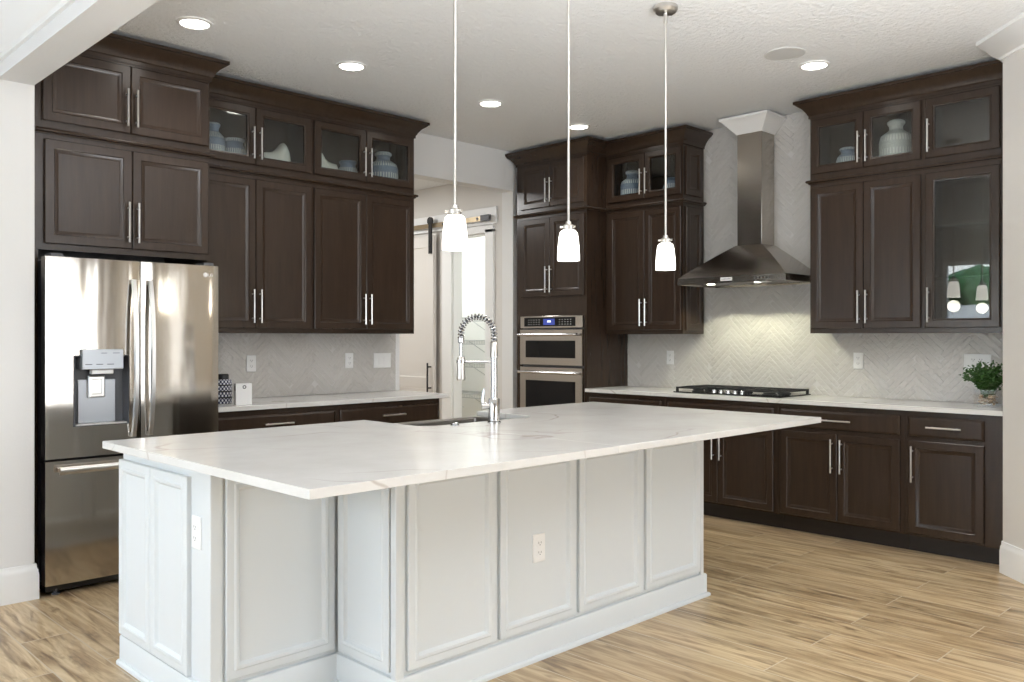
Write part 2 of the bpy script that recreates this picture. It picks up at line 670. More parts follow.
# ------------------------------------------------------------------ tiles
def herringbone(name, u0, u1, holes, label, place, wt=.036, n=7):
    """holes is a list of rectangles (a0,a1,z0,z1) that together make up the tiled area"""
    vs, fs = [], []
    W = wt
    L = wt * n
    c45 = math.sqrt(.5)
    zmin = min(r[2] for r in holes)
    zmax = max(r[3] for r in holes)
    out = bmesh.new()
    for (a0, a1, z0, z1) in holes:
        bm = bmesh.new()
        N = int((max(a1 - a0, z1 - z0) + 1.5 + abs(zmax)) / W) + 8
        for q in range(-N, N):
            for j in range(-N // (2 * n) - 1, N // (2 * n) + 2):
                for vert in (0, 1):
                    if vert == 0:
                        p0, q0, pw, qw = q + 2 * n * j, q, n, 1
                    else:
                        p0, q0, pw, qw = q, q - 2 * n * j + 1, 1, n
                    g = .0010
                    loops = []
                    ang = random.uniform(-1, 1), random.uniform(-1, 1)
                    cx, cy = (p0 + pw / 2) * W, (q0 + qw / 2) * W
                    X, Y = (cx - cy) * c45, (cx + cy) * c45
                    if not (u0 - 9 < X < u0 + 9):
                        continue
                    X += (u0 + u1) / 2
                    Y += 1.2
                    if X < a0 - L or X > a1 + L or Y < z0 - L or Y > z1 + L:
                        continue
                    rr = random.Random(p0 * 1009 + q0 * 31 + vert)
                    tx, ty = rr.gauss(0, .010), rr.gauss(0, .016)
                    for ins, dep in ((g, 0), (g + .0008, .0050), (g + .0022, .0060), (g + .005, .0063)):
                        lp = []
                        for (sx_, sy_) in ((0, 0), (1, 0), (1, 1), (0, 1)):
                            x = (p0 * W + ins) if sx_ == 0 else ((p0 + pw) * W - ins)
                            y = (q0 * W + ins) if sy_ == 0 else ((q0 + qw) * W - ins)
                            dd = dep + ((x - cx) * tx + (y - cy) * ty if dep else 0)
                            lp.append(((x - y) * c45 + (u0 + u1) / 2, -dd, (x + y) * c45 + 1.2))
                        loops.append([bm.verts.new(v_) for v_ in lp])
                    for k in range(3):
                        for i in range(4):
                            i2 = (i + 1) % 4
                            bm.faces.new((loops[k][i], loops[k][i2], loops[k + 1][i2], loops[k + 1][i]))
                    bm.faces.new(loops[3])
        for co, no in (((a0, 0, 0), (-1, 0, 0)), ((a1, 0, 0), (1, 0, 0)), ((0, 0, z0), (0, 0, -1)), ((0, 0, z1), (0, 0, 1))):
            bmesh.ops.bisect_plane(bm, geom=bm.verts[:] + bm.edges[:] + bm.faces[:], plane_co=co, plane_no=no, clear_outer=True)
        me = bpy.data.meshes.new('tmp')
        bm.to_mesh(me)
        bm.free()
        out.from_mesh(me)
        bpy.data.meshes.remove(me)
    bmesh.ops.recalc_face_normals(out, faces=out.faces)
    for f in out.faces:
        f.smooth = True
        if f.normal.y > 0.05:
            f.normal_flip()
    me = bpy.data.meshes.new(name)
    out.to_mesh(me)
    out.free()
    me.materials.append(M['tile'])
    me.set_sharp_from_angle(angle=R(40))
    root = thing(name, label, 'backsplash', *place)
    g = MB()
    for (a0, a1, z0, z1) in holes:
        g.box(a0, a1, -.0035, 0, z0, z1)
    g.build('grout_bed', M['grout'], root)
    o = bpy.data.objects.new('herringbone_tiles', me)
    COL.objects.link(o)
    o.parent = root
    return root


herringbone('backsplash', 0, 1.85, [(0, 1.85, .916, 1.372)],
            'pale grey glazed herringbone backsplash under the cabinets beside the refrigerator', ((2.345, YL - .0005, 0), 0))
# hood wall: local x runs from the oven tower (y = 4.687) towards the plant
herringbone('backsplash', 0, 3.145, [(0, .787, .916, 1.372), (.787, 1.867, .916, CEIL - .001), (1.867, 3.173, .916, 1.372)],
            'glossy grey herringbone backsplash behind the cooktop, rising behind the range hood', ((XH - .0005, 4.687, 0), R(-90)))

# ------------------------------------------------------------------ cabinets
RZ_H = R(-90)      # local frame for the hood wall: x -> -Y, y -> +X


def door_panel(parent, x0, x1, z0, z1, m='wood', name='door', fw=.058, th=.02, y=0):
    d = MB()
    d.rects(x0, x1, z0, z1, [(0, y), (0, y - th + .004), (.004, y - th), (fw - .012, y - th), (fw - .008, y - th + .004), (fw, y - th + .006), (fw + .012, y - th + .011)])
    return d.build(name, M[m], parent, angle=20)


def glass_door(parent, x0, x1, z0, z1, fw=.058, th=.02):
    d = MB()
    d.ring(x0, x1, z0, z1, [(0, 0), (0, -th + .004), (.004, -th), (fw - .012, -th), (fw - .008, -th + .004), (fw, -th + .006), (fw, 0)])
    o = d.build('door', M['wood'], parent, angle=20)
    g = MB()
    g.box(x0 + fw - .004, x1 - fw + .004, -.008, -.004, z0 + fw - .004, z1 - fw + .004)
    g.build('glass_pane', M['cab_glass'], o)
    return o


def bar_handle(parent, x, z0, z1=None, horiz=None, y=-.02, r=.0055):
    h = MB()
    if horiz:
        x0, x1 = x - horiz / 2, x + horiz / 2
        h.tube([(x0, y - .03, z0), (x1, y - .03, z0)], r, 10)
        for q in (x0 + .03, x1 - .03):
            h.tube([(q, y - .03, z0), (q, y, z0)], r * .8, 8)
    else:
        h.tube([(x, y - .03, z0), (x, y - .03, z1)], r, 10)
        for q in (z0 + .03, z1 - .03):
            h.tube([(x, y - .03, q), (x, y, q)], r * .8, 8)
    return h.build('handle', M['steel_brushed'], parent)


def face_frame(mb, w, z0, z1, openings):
    """stiles and rails round the openings (x0,x1,z0,z1), 2 cm deep behind the front plane"""
    xs = sorted({0, w, *[o[0] for o in openings], *[o[1] for o in openings]})
    zs = sorted({z0, z1, *[o[2] for o in openings], *[o[3] for o in openings]})
    for i in range(len(xs) - 1):
        for j in range(len(zs) - 1):
            cx, cz = (xs[i] + xs[i + 1]) / 2, (zs[j] + zs[j + 1]) / 2
            if not any(o[0] < cx < o[1] and o[2] < cz < o[3] for o in openings):
                mb.box(xs[i], xs[i + 1], 0, .02, zs[j], zs[j + 1])


RAIL = [(0, 0), (.008, 0), (.012, .008), (.022, .012), (.026, .02), (.022, .028), (.006, .034), (0, .034)]


def wall_cabinet(label, loc, rz, w, dep, z0=1.37, z1=2.418, doors=None, ends=(0, 0), name='wall_cabinet', group=None, shelves=False,
                 glass=False, rail=True, top=False, handle_len=.222, side_panel=False):
    """doors: list of (x0, x1, handle side 'L'/'R', z0, z1)"""
    t = thing(name, label, 'cabinet', loc, rz, group)
    b = MB()
    if glass:
        b.box(0, .018, .02, dep, z0, z1).box(w - .018, w, .02, dep, z0, z1)
        b.box(.018, w - .018, .02, dep, z0, z0 + .018).box(.018, w - .018, .02, dep, z1 - .018, z1).box(.018, w - .018, dep - .012, dep, z0 + .018, z1 - .018)
        face_frame(b, w, z0, z1, [(d[0] + .02, d[1] - .02, d[3] + .02, d[4] - .02) for d in doors])
    else:
        b.box(0, w, 0, dep, z0, z1)
    b.build('carcass', M['wood'], t)
    for d in doors:
        o = glass_door(t, d[0], d[1], d[3], d[4]) if glass else door_panel(t, d[0], d[1], d[3], d[4])
        x = d[1] - .025 if d[2] == 'R' else d[0] + .025
        zz = d[3] + .035
        bar_handle(o, x, zz, zz + handle_len)
    if shelves:
        for z in shelves:
            MB().box(.02, w - .02, .05, dep - .015, z, z + .008).build('shelf', M['glass'], t)
    if rail:
        pts = []
        if ends[0]:
            pts.append((0, ends[0]))
        pts += [(0, 0), (w, 0)]
        if ends[1]:
            pts.append((w, ends[1]))
        MB().sweep(pts, [(o, z1 + z) for o, z in RAIL], 1).build('rail', M['wood'], t)
    if side_panel:
        door_panel(t, .03, dep - .03, z0 + .03, z1 - .03, name='side_panel', th=.015).matrix_local = Matrix.Translation((w, 0, 0)) @ Matrix.Rotation(R(90), 4, 'Z')
    return t


def pair(w, z0, z1, a=.012, split=None, gap=.003):
    s = split if split else w / 2
    return [(a, s - gap / 2, 'R', z0, z1), (s + gap / 2, w - a, 'L', z0, z1)]


LZ = (1.402, 2.392)       # lower door heights
TZ = (2.488, 2.868)       # upper door heights
FY = 4.97                 # refrigerator cabinet front plane (face frame)
UY = 5.27                 # wall cabinet front plane (face frame)
# over-refrigerator cabinets
wall_cabinet('dark wood cabinet pair of doors directly above the refrigerator', (1.386, FY, 0), 0, .959, YL - FY - .002, 1.805, 2.418,
             [(.044, .496, 'R', 1.838, 2.392), (.499, .945, 'L', 1.838, 2.392)], ends=(0, .3), handle_len=.225)
wall_cabinet('dark wood cabinet with solid doors at the ceiling above the refrigerator', (1.386, FY, 0), 0, .959, YL - FY - .002, 2.453, 2.90,
             [(.034, .488, 'R', *TZ), (.491, .945, 'L', *TZ)], rail=False, handle_len=.21)
pn = thing('refrigerator_end_panel', 'dark wood end panel between the pale wall stub and the refrigerator', 'panel', (1.386, FY, 0))
MB().box(0, .018, 0, YL - FY - .002, 0, 1.803).build('board', M['wood'], pn)
pn2 = dup(pn, (2.327, FY, 0), 0, 'dark wood end panel between the refrigerator and the low drawers')
# left run
AX0, AX1, AX2 = 2.347, 3.236, 4.14
lw = AX1 - AX0
wall_cabinet('tall dark wood wall cabinet right beside the refrigerator, above the navy canister', (AX0, UY, 0), 0, lw, .313,
             doors=pair(lw, *LZ, split=2.80 - AX0))
wall_cabinet('tall dark wood wall cabinet nearest the hall opening', (AX1, UY, 0), 0, AX2 - AX1, .313,
             doors=pair(AX2 - AX1, *LZ, split=3.684 - AX1), ends=(0, .31))
wall_cabinet('glass-door cabinet beside the refrigerator cabinet, holding two blue jars and a white vessel', (AX0, UY, 0), 0, lw, .313, 2.453, 2.90,
             pair(lw, *TZ, split=2.80 - AX0), name='glass_front_cabinet', glass=True, rail=False, handle_len=.21)
wall_cabinet('glass-door cabinet at the ceiling nearest the hall opening', (AX1, UY, 0), 0, AX2 - AX1, .313, 2.453, 2.90,
             pair(AX2 - AX1, *TZ, split=3.684 - AX1), name='glass_front_cabinet', glass=True, rail=False, handle_len=.21)
# hood wall
UX = 5.77
TX = 5.52
wall_cabinet('tall dark wood wall cabinet between the oven tower and the range hood', (UX, 4.685, 0), RZ_H, .785, XH - UX - .0145,
             doors=[(.036, .415, 'R', *LZ), (.418, .773, 'L', *LZ)], ends=(0, .31), side_panel=True)
wall_cabinet('glass-door cabinet at the ceiling between the oven tower and the range hood', (UX, 4.685, 0), RZ_H, .785, XH - UX - .0145, 2.453, 2.90,
             [(.036, .415, 'R', *TZ), (.418, .773, 'L', *TZ)], name='glass_front_cabinet', glass=True, rail=False, handle_len=.21, side_panel=True)
RY0, RY1, RY2 = 2.835, 2.068, 1.606
wall_cabinet('solid two-door dark wood wall cabinet just right of the range hood', (UX, RY0, 0), RZ_H, RY0 - RY1, XH - UX - .0145,
             doors=pair(RY0 - RY1, *LZ, split=RY0 - 2.452), ends=(.31, 0))
wall_cabinet('tall single glass-door cabinet above the potted plant', (UX, RY1, 0), RZ_H, RY1 - RY2, XH - UX - .0145,
             doors=[(.014, RY1 - RY2 - .014, 'L', *LZ)], name='glass_front_cabinet', glass=True, shelves=(1.72, 2.05))
wall_cabinet('two-door glass cabinet at the ceiling just right of the range hood', (UX, RY0, 0), RZ_H, RY0 - RY1, XH - UX - .0145, 2.453, 2.90,
             pair(RY0 - RY1, *TZ, split=RY0 - 2.452), name='glass_front_cabinet', glass=True, rail=False, handle_len=.21)
wall_cabinet('single-door glass cabinet at the ceiling against the diagonal wall', (UX, RY1, 0), RZ_H, RY1 - RY2, XH - UX - .0145, 2.453, 2.90,
             [(.014, RY1 - RY2 - .014, 'L', *TZ)], name='glass_front_cabinet', glass=True, rail=False, handle_len=.21)
MB()
fl = tag(MB().box(UX + .004, XH - .0145, 1.514, 1.604, 1.37, 2.90).build('filler_strip', M['wood']), 'narrow dark wood filler strip between the glass cabinets and the diagonal wall', 'panel')
# oven tower
TW = 5.519 - 4.689
tw = thing('oven_cabinet', 'tall dark wood tower cabinet built round the double oven', 'cabinet', (TX, 5.519, 0), RZ_H)
b = MB()
dpt = XH - TX - .002
b.box(0, .045, 0, dpt, .1, 2.418).box(TW - .025, TW, 0, dpt, 0, 2.418).box(0, .045, .06, dpt, 0, .1)
b.box(.045, TW - .025, 0, dpt, 1.532, 2.418).box(.045, TW - .025, 0, dpt, .1, .40).box(.045, TW - .025, .06, dpt, 0, .1)
b.box(.045, TW - .025, dpt - .02, dpt, .40, 1.532)
b.build('carcass', M['wood'], tw)
for d in [(.062, .417, 'R', 1.70, LZ[1]), (.420, TW - .022, 'L', 1.70, LZ[1])]:
    o = door_panel(tw, d[0], d[1], d[3], d[4])
    x = d[1] - .025 if d[2] == 'R' else d[0] + .025
    bar_handle(o, x, 1.735, 1.965)
o = MB().rects(.028, TW - .028, .13, .385, [(0, 0), (0, -.012), (.01, -.02)]).build('drawer', M['wood'], tw)
bar_handle(o, TW / 2, .3, horiz=.25)
MB().sweep([(0, .5), (0, 0), (TW, 0), (TW, .25)], [(o_, 2.418 + z_) for o_, z_ in RAIL], 1).build('rail', M['wood'], tw)
wall_cabinet('dark wood cabinet with solid doors at the ceiling above the double oven', (TX, 5.519, 0), RZ_H, TW, dpt, 2.453, 2.90,
             [(.062, .417, 'R', *TZ), (.420, TW - .022, 'L', *TZ)], rail=False, handle_len=.21)
# crowns
CROWN = [(.0005, 2.885), (.010, 2.885), (.010, 2.905), (.016, 2.910), (.022, 2.925), (.045, 2.955), (.074, 2.976), (.080, 2.984), (.088, 2.986), (.088, 3.005), (.0005, 3.005)]


def crown(label, path, side=1):
    o = MB().sweep(path, CROWN, side).build('crown_molding', M['wood'], angle=25)
    return tag(o, label, 'molding')


crown('dark wood crown molding over the refrigerator cabinets', [(1.386, FY), (2.345, FY), (2.345, UY - .089)])
crown('dark wood crown molding over the left glass cabinets', [(2.347, UY), (AX2, UY), (AX2, YL - .003)])
crown('dark wood crown molding stepping round the oven tower to the range hood', [(XH - .05, 5.519), (TX, 5.519), (TX, 4.689), (UX, 4.689), (UX, 3.90), (XH - .0145, 3.90)])
crown('dark wood crown molding over the cabinets right of the range hood', [(XH - .0145, RY0), (UX, RY0), (UX, 1.515)])


# base cabinets
def base_cabinet(label, loc, rz, w, dep, drawers, doors, toe=True):
    t = thing('base_cabinet', label, 'cabinet', loc, rz)
    MB().box(0, w, 0, dep, .11, .884).build('carcass', M['wood'], t)
    MB().box(0, w, .075, dep, 0, .11).build('toe_kick', M['wood_shaded'], t)
    for (x0, x1) in drawers:
        o = MB().rects(x0, x1, .726, .850, [(0, 0), (0, -.012), (.004, -.016), (.014, -.02)]).build('drawer', M['wood'], t, angle=20)
        bar_handle(o, (x0 + x1) / 2, .79, horiz=min(.2, (x1 - x0) * .5))
    for (x0, x1, sd) in doors:
        o = door_panel(t, x0, x1, .125, .702)
        bar_handle(o, x1 - .03 if sd == 'R' else x0 + .03, .445, .668)
    return t


BX = 5.525
BD = XH - BX - .002
base_cabinet('dark wood base cabinet between the oven tower and the cooktop', (BX, 4.685, 0), RZ_H, .785, BD, [(.03, .757)], [(.03, .391, 'R'), (.394, .757, 'L')])
base_cabinet('dark wood base cabinet under the cooktop', (BX, 3.898, 0), RZ_H, .946, BD, [(.028, .918)], [(.028, .472, 'R'), (.475, .918, 'L')])
base_cabinet('dark wood base cabinet with wide drawer right of the cooktop', (BX, 2.950, 0), RZ_H, .858, BD, [(.026, .832)], [(.026, .427, 'R'), (.430, .832, 'L')])
base_cabinet('narrow dark wood base cabinet under the potted plant', (BX, 2.090, 0), RZ_H, .575, BD, [(.022, .455)], [(.022, .455, 'L')])
LBY = 4.985
base_cabinet('dark wood base cabinet next to the refrigerator', (2.347, LBY, 0), 0, .904, YL - LBY - .002, [(.02, .885)], [(.02, .451, 'R'), (.454, .885, 'L')])
base_cabinet('dark wood base cabinet at the end nearest the hall opening', (3.253, LBY, 0), 0, .902, YL - LBY - .002, [(.02, .885)], [(.02, .451, 'R'), (.454, .885, 'L')])

# perimeter worktops
tag(MB().box(2.347, 4.235, 4.955, YL - .002, .8855, .915).build('countertop', M['quartz'], bev=.003), 'white quartz countertop running from the refrigerator to the hall opening', 'countertop')
tag(MB().box(5.487, XH - .002, 1.515, 4.685, .8855, .915).build('countertop', M['quartz'], bev=.003), 'white quartz countertop under the cooktop and potted plant', 'countertop')

# ------------------------------------------------------------------ island
isl = thing('kitchen_island', 'large white paneled kitchen island standing in the middle of the plank floor', 'kitchen island', (0, 0, 0))
OUT = [(1.35, 2.85), (1.865, 2.85), (1.865, 2.475), (3.822, 2.475), (3.822, 2.85), (4.31, 2.85), (4.31, 3.645), (1.35, 3.645)]
body = MB()
body.prism(OUT, 0, .62)
SX0, SX1, SY0 = 2.565, 3.345, 3.19
body.prism(OUT[:6] + [(4.31, 3.645), (SX1 + .01, 3.645), (SX1 + .01, SY0 - .01), (SX0 - .01, SY0 - .01), (SX0 - .01, 3.645), (1.35, 3.645)], .62, .8845)
body.build('body', M['white_paint'], isl)


def island_panel(x0, x1, z0, z1, mtx, name='panel'):
    d = MB()
    fw, th = .055, .018
    d.rects(x0, x1, z0, z1, [(0, 0), (0, -th + .003), (.003, -th), (fw - .026, -th), (fw - .020, -th - .004), (fw - .010, -th - .002), (fw - .004, -th + .006), (fw, -th + .010), (fw + .004, -th + .010)])
    o = d.build(name, M['white_paint'], isl, angle=18)
    o.matrix_local = mtx
    return o


MF = Matrix.Translation((0, 2.475, 0))
for x0, x1 in ((1.907, 2.344), (2.366, 2.822), (2.845, 3.300), (3.332, 3.794)):
    island_panel(x0, x1, .135, .852, MF)
ML = Matrix.Translation((0, 2.85, 0))
island_panel(1.398, 1.842, .135, .852, ML)
island_panel(3.845, 4.25, .135, .852, ML)
MS = Matrix.Translation((1.865, 0, 0)) @ Matrix.Rotation(R(-90), 4, 'Z')     # faces -X: local x -> -Y
island_panel(-2.826, -2.500, .135, .852, MS)
MSR = Matrix.Translation((3.822, 0, 0)) @ Matrix.Rotation(R(90), 4, 'Z')
island_panel(2.500, 2.826, .135, .852, MSR)
ME = Matrix.Translation((1.35, 0, 0)) @ Matrix.Rotation(R(-90), 4, 'Z')
island_panel(-3.650, -3.332, .122, .838, ME, 'door')
island_panel(-3.328, -3.005, .122, .838, ME, 'door')
# corner posts
def post(x0, x1, y0, y1):
    q = MB().box(x0, x1, y0, y1, .1, .884)
    q.build('corner_post', M['white_paint'], isl, bev=.004)


post(1.342, 1.386, 2.838, 2.905)
post(1.853, 1.892, 2.463, 2.495)
post(3.803, 3.832, 2.463, 2.50)
post(4.255, 4.318, 2.838, 2.90)
IB = [(0, 0), (.03, 0), (.03, .012), (.024, .018), (.016, .019), (.016, .108), (.012, .115), (0, .118)]
MB().sweep([(1.35, 3.645), (1.35, 2.85), (1.865, 2.85), (1.865, 2.475), (3.838, 2.475), (3.838, 2.85), (4.31, 2.85), (4.31, 3.645)], IB, 1).build('baseboard', M['white_paint'], isl)
# back doors of the working side
for x0, x1 in ((1.40, 1.95), (1.97, 2.53), (3.38, 3.82), (3.84, 4.28)):
    d = MB().rects(-x1, -x0, .13, .86, [(0, 0), (0, -.015), (.05, -.018), (.06, -.008)])
    o = d.build('door', M['white_paint'], isl)
    o.matrix_local = Matrix.Translation((0, 3.645, 0)) @ Matrix.Rotation(PI, 4, 'Z')
    bar_handle(o, -x0 - .06, .55, .75)

# island worktop: two slabs with the sink cut out of the back edge
ct = thing('countertop', 'large white veined quartz island countertop with overhanging seating side', 'countertop', (0, 0, 0))
TX0, TX1, TY0, TY1 = 1.277, 4.385, 2.092, 3.675
SEAM = 2.652
rc = .10
def arc(cx, cy, a0, a1, n=6, r=rc):
    return [(cx + r * math.cos(a0 + (a1 - a0) * i / n), cy + r * math.sin(a0 + (a1 - a0) * i / n)) for i in range(n + 1)]


def slab(poly, nm):
    MB().prism(poly, .8855, .915).build(nm, M['quartz'], ct, bev=.003)


ys = SY0
slab([(TX0, TY0), (SEAM, TY0), (SEAM, ys)] + arc(SX0 + rc, ys + rc, R(270), R(180)) + [(SX0, TY1), (TX0, TY1)], 'slab')
slab([(SEAM + .0008, TY0), (TX1, TY0), (TX1, TY1), (SX1, TY1)] + list(reversed(arc(SX1 - rc, ys + rc, R(270), R(360)))) + [(SEAM + .0008, ys)], 'slab')
# sink
sk = thing('sink', 'stainless apron-front sink set into the working side of the island', 'sink', (0, 0, 0))
s = MB()
sx0, sx1, sy0, sy1, sz0, sz1 = SX0 - .004, SX1 + .004, SY0 - .004, 3.69, .63, .884
s.loft([[(sx0 + i, sy0 + i, z), (sx1 - i, sy0 + i, z), (sx1 - i, sy1 - i, z), (sx0 + i, sy1 - i, z)] for i, z in
        ((0, sz0), (0, sz1), (.03, sz1), (.036, sz1 - .01), (.05, sz0 + .03), (.065, sz0 + .02))])
s.build('basin', M['sink_steel'], sk, bev=.006)
MB().lathe([(.0, 0), (.045, 0), (.045, .006), (.03, .008), (.02, .004)], 20, ((sx0 + sx1) / 2, 3.45, sz0 + .0195)).build('drain', M['chrome'], sk)

# faucet
fc = thing('faucet', 'polished chrome spring pull-down faucet on the island', 'faucet', (2.93, 3.09, .915))
MB().lathe([(.034, 0), (.034, .006), (.028, .012), (.028, .118), (.026, .122)], 24).build('base', M['chrome'], fc)
MB().lathe([(.0165, .121), (.0165, .325)], 20).build('column', M['chrome'], fc)
MB().lathe([(.019, .3255), (.019, .40), (.017, .403)], 20).build('sleeve', M['steel_brushed'], fc)
# arch lies in the plane facing the camera (towards the left in the picture)
ux, uy = -.711, .703
pts = []
Rr = .082
zc = .445
for i in range(33):
    a = PI * i / 32
    dx = Rr - Rr * math.cos(a)
    pts.append((ux * dx, uy * dx, zc + 1.0 * Rr * math.sin(a)))
line = [(0, 0, .40), (0, 0, .42)] + pts + [(ux * 2 * Rr, uy * 2 * Rr, .43), (ux * 2 * Rr, uy * 2 * Rr, .32)]
MB().tube(line, .007, 10).build('hose', M['dark_grey'], fc)
# spring coil round the hose
coil = []
cum = [0]
for i in range(1, len(line)):
    cum.append(cum[-1] + (Vector(line[i]) - Vector(line[i - 1])).length)
turns, per = 21, 12
tot = cum[-1] - .10
for k in range(turns * per + 1):
    sL = tot * k / (turns * per)
    i = max(j for j in range(len(cum)) if cum[j] <= sL)
    i = min(i, len(line) - 2)
    fr = (sL - cum[i]) / max(1e-6, cum[i + 1] - cum[i])
    p0, p1 = Vector(line[i]), Vector(line[i + 1])
    p = p0.lerp(p1, fr)
    d = (p1 - p0).normalized()
    side_v = Vector((uy, -ux, 0)).normalized()
    nv = d.cross(side_v).normalized()
    a = 2 * PI * k / per
    coil.append(p + .0135 * (math.cos(a) * side_v + math.sin(a) * nv))
MB().tube(coil, .0036, 6).build('spring', M['chrome'], fc)
hx, hy = ux * 2 * Rr, uy * 2 * Rr
MB().lathe([(.008, .325), (.009, .395), (.016, .40), (.016, .422), (.012, .426)], 16, (hx, hy, 0)).build('collar', M['chrome'], fc)
MB().lathe([(.012, .33), (.019, .325), (.020, .25), (.023, .22), (.020, .212)], 20, (hx, hy, 0)).build('spray_head', M['steel_brushed'], fc)
MB().tube([(0, 0, .305), (hx, hy, .305)], .0065, 10).lathe([(.023, .298), (.023, .312)], 16, (hx, hy, 0)).build('docking_arm', M['chrome'], fc)
lv = MB().tube([(0, 0, .085), (ux * .06, uy * .06, .085)], .017, 14)
lv.tube([(ux * .055, uy * .055, .085), (ux * .058, uy * .058, .12), (ux * .05, uy * .05, .17)], [.008, .006, .005], 8)
lv.build('lever', M['chrome'], fc)
# air switch button on the worktop
sw = MB().lathe([(.022, 0), (.022, .004), (.016, .008), (.016, .014), (.013, .016)], 20).build('sink_hole_cover', M['chrome'], None, (2.70, 3.12, .9155))
tag(sw, 'small chrome button on the island top left of the faucet', 'button')

# ------------------------------------------------------------------ refrigerator
FX0, FX1, FF = 1.386, 2.322, 4.80
fr = thing('refrigerator', 'stainless steel french-door refrigerator with bottom freezer and water dispenser', 'refrigerator', (FX0, FF, 0))
fw_ = FX1 - FX0
MB().box(.022, fw_ - .01, .075, YL - FF - .02, .03, 1.745).build('body', M['dark_grey'], fr, bev=.004)
def fdoor(x0, x1, z0, z1, nm, hole=None):
    """gently crowned door front"""
    d = MB()
    n = 14
    if hole is None:
        prof = []
        loops = []
        for k in range(n + 1):
            u = k / n
            x = x0 + (x1 - x0) * u
            bow = .007 * (1 - (2 * u - 1) ** 6)
            loops.append([(x, -bow, z0), (x, -bow, z1), (x, .07, z1), (x, .07, z0)])
        d.loft(loops)
    else:
        hx0, hx1, hz0, hz1 = hole
        def col(xa, xb, za, zb, nn):
            loops = []
            for k in range(nn + 1):
                x = xa + (xb - xa) * k / nn
                u = (x - x0) / (x1 - x0)
                bow = .007 * (1 - (2 * u - 1) ** 6)
                loops.append([(x, -bow, za), (x, -bow, zb), (x, .07, zb), (x, .07, za)])
            d.loft(loops)
        col(x0, hx0, z0, z1, 6)
        col(hx1, x1, z0, z1, 6)
        col(hx0, hx1, z0, hz0, 10)
        col(hx0, hx1, hz1, z1, 10)
        d.box(hx0, hx1, .062, .07, hz0, hz1)
    return d.build(nm, M['fridge_steel'], fr, bev=0, angle=30)


mid = 1.868 - FX0
hole = (1.522 - FX0, 1.803 - FX0, .872, 1.245)
dl = fdoor(.003, mid - .003, .712, 1.757, 'door', hole)
dr = fdoor(mid + .003, fw_ - .003, .712, 1.757, 'door')
fz = fdoor(.003, fw_ - .003, .062, .700, 'freezer_drawer')
# handles: bowed bars
def bow_handle(parent, x, z0, z1):
    h = MB()
    loops = []
    for k in range(17):
        u = k / 16
        z = z0 + (z1 - z0) * u
        y = -.025 - .045 * (1 - abs(2 * u - 1) ** 3)
        wdt = .014
        loops.append([(x - wdt, y + .006, z), (x - wdt * .7, y - .006, z), (x + wdt * .7, y - .006, z), (x + wdt, y + .006, z), (x + wdt * .7, y + .012, z), (x - wdt * .7, y + .012, z)])
    h.loft(loops)
    for zz in (z0 + .012, z1 - .012):
        h.box(x - .012, x + .012, -.03, -.005, zz - .012, zz + .012)
    return h.build('handle', M['handle_steel'], parent)


bow_handle(dl, mid - .045, .80, 1.655)
bow_handle(dr, mid + .045, .80, 1.655)
hh = MB()
hh.loft([[(x, -.058 + .012 * math.cos(a_), .655 + .019 * math.sin(a_)) for a_ in [2 * PI * q / 14 for q in range(14)]] for x in (.055, fw_ - .055)])
for x in (.075, fw_ - .075):
    hh.box(x - .014, x + .014, -.055, -.003, .645, .665)
hh.build('handle', M['handle_steel'], fz)
# water dispenser
hx0, hx1, hz0, hz1 = hole
rec = MB()
rec.ring(hx0, hx1, hz0, hz1, [(0, -.014), (.004, -.014), (.012, .058), (0, .058)])
rec.box(hx0 + .01, hx1 - .01, .050, .06, hz0 + .01, hz1 - .01)
rec.build('dispenser_recess', M['dark_grey'], dl)
MB().box(hx0 + .035, hx1 - .055, .036, .05, hz0 + .012, hz1 - .13).build('dispenser_back_plate', M['disp_grey'], dl, bev=.003)
MB().box(hx0 + .035, hx1 - .035, -.03, .05, 1.17, 1.277).build('dispenser_control_panel', M['disp_grey'], dl, bev=.004)
MB().box(hx0 + .09, hx0 + .20, -.012, .03, 1.145, 1.17).build('dispenser_spout', M['white_plastic'], dl, bev=.004)
MB().rects(hx0 + .08, hx0 + .165, 1.02, 1.135, [(0, .036), (0, .018), (.006, .012), (.016, .012), (.02, .02)]).build('dispenser_paddle', M['steel_brushed'], dl)
MB().box(hx0 + .01, hx1 - .01, -.01, .055, hz0 + .0005, hz0 + .012).build('drip_tray', M['steel_brushed'], dl)
tk = MB()
for i in range(3):
    tk.box(hx0 + .05 + i * .055, hx0 + .085 + i * .055, -.0308, -.0298, 1.195, 1.199)
tk.box(hx0 + .13, hx0 + .16, -.0308, -.0298, 1.255, 1.258).box(hx0 + .19, hx0 + .225, -.0308, -.0298, 1.255, 1.258)
tk.build('panel_marking', M['dark_grey'], dl)
# round emblem with letters
em = MB().lathe([(.013, 0), (.013, .0015), (.010, .002), (.0095, .0012)], 24, (2.243 - FX0 - .006, -.0105, 1.703), 'Y')
em.box(2.243 - FX0 - .0075, 2.243 - FX0 - .0055, -.0125, -.0105, 1.697, 1.709).box(2.243 - FX0 - .0075, 2.243 - FX0 - .001, -.0125, -.0105, 1.697, 1.699)
em.build('emblem', M['logo_grey'], dr)
tx = bpy.data.curves.new('emblem_letters', 'FONT')
tx.body = 'LG'
tx.size = .024
tx.extrude = .0004
to = bpy.data.objects.new('emblem_letters', tx)
COL.objects.link(to)
to.parent = dr
to.location = (2.243 - FX0 + .010, -.0115, 1.695)
to.rotation_euler = (R(90), 0, 0)
tx.materials.append(M['logo_grey'])
bpy.context.view_layer.update()
tm = bpy.data.meshes.new_from_object(to.evaluated_get(bpy.context.evaluated_depsgraph_get()))
bpy.data.objects.remove(to)
to = bpy.data.objects.new('emblem_letters', tm)
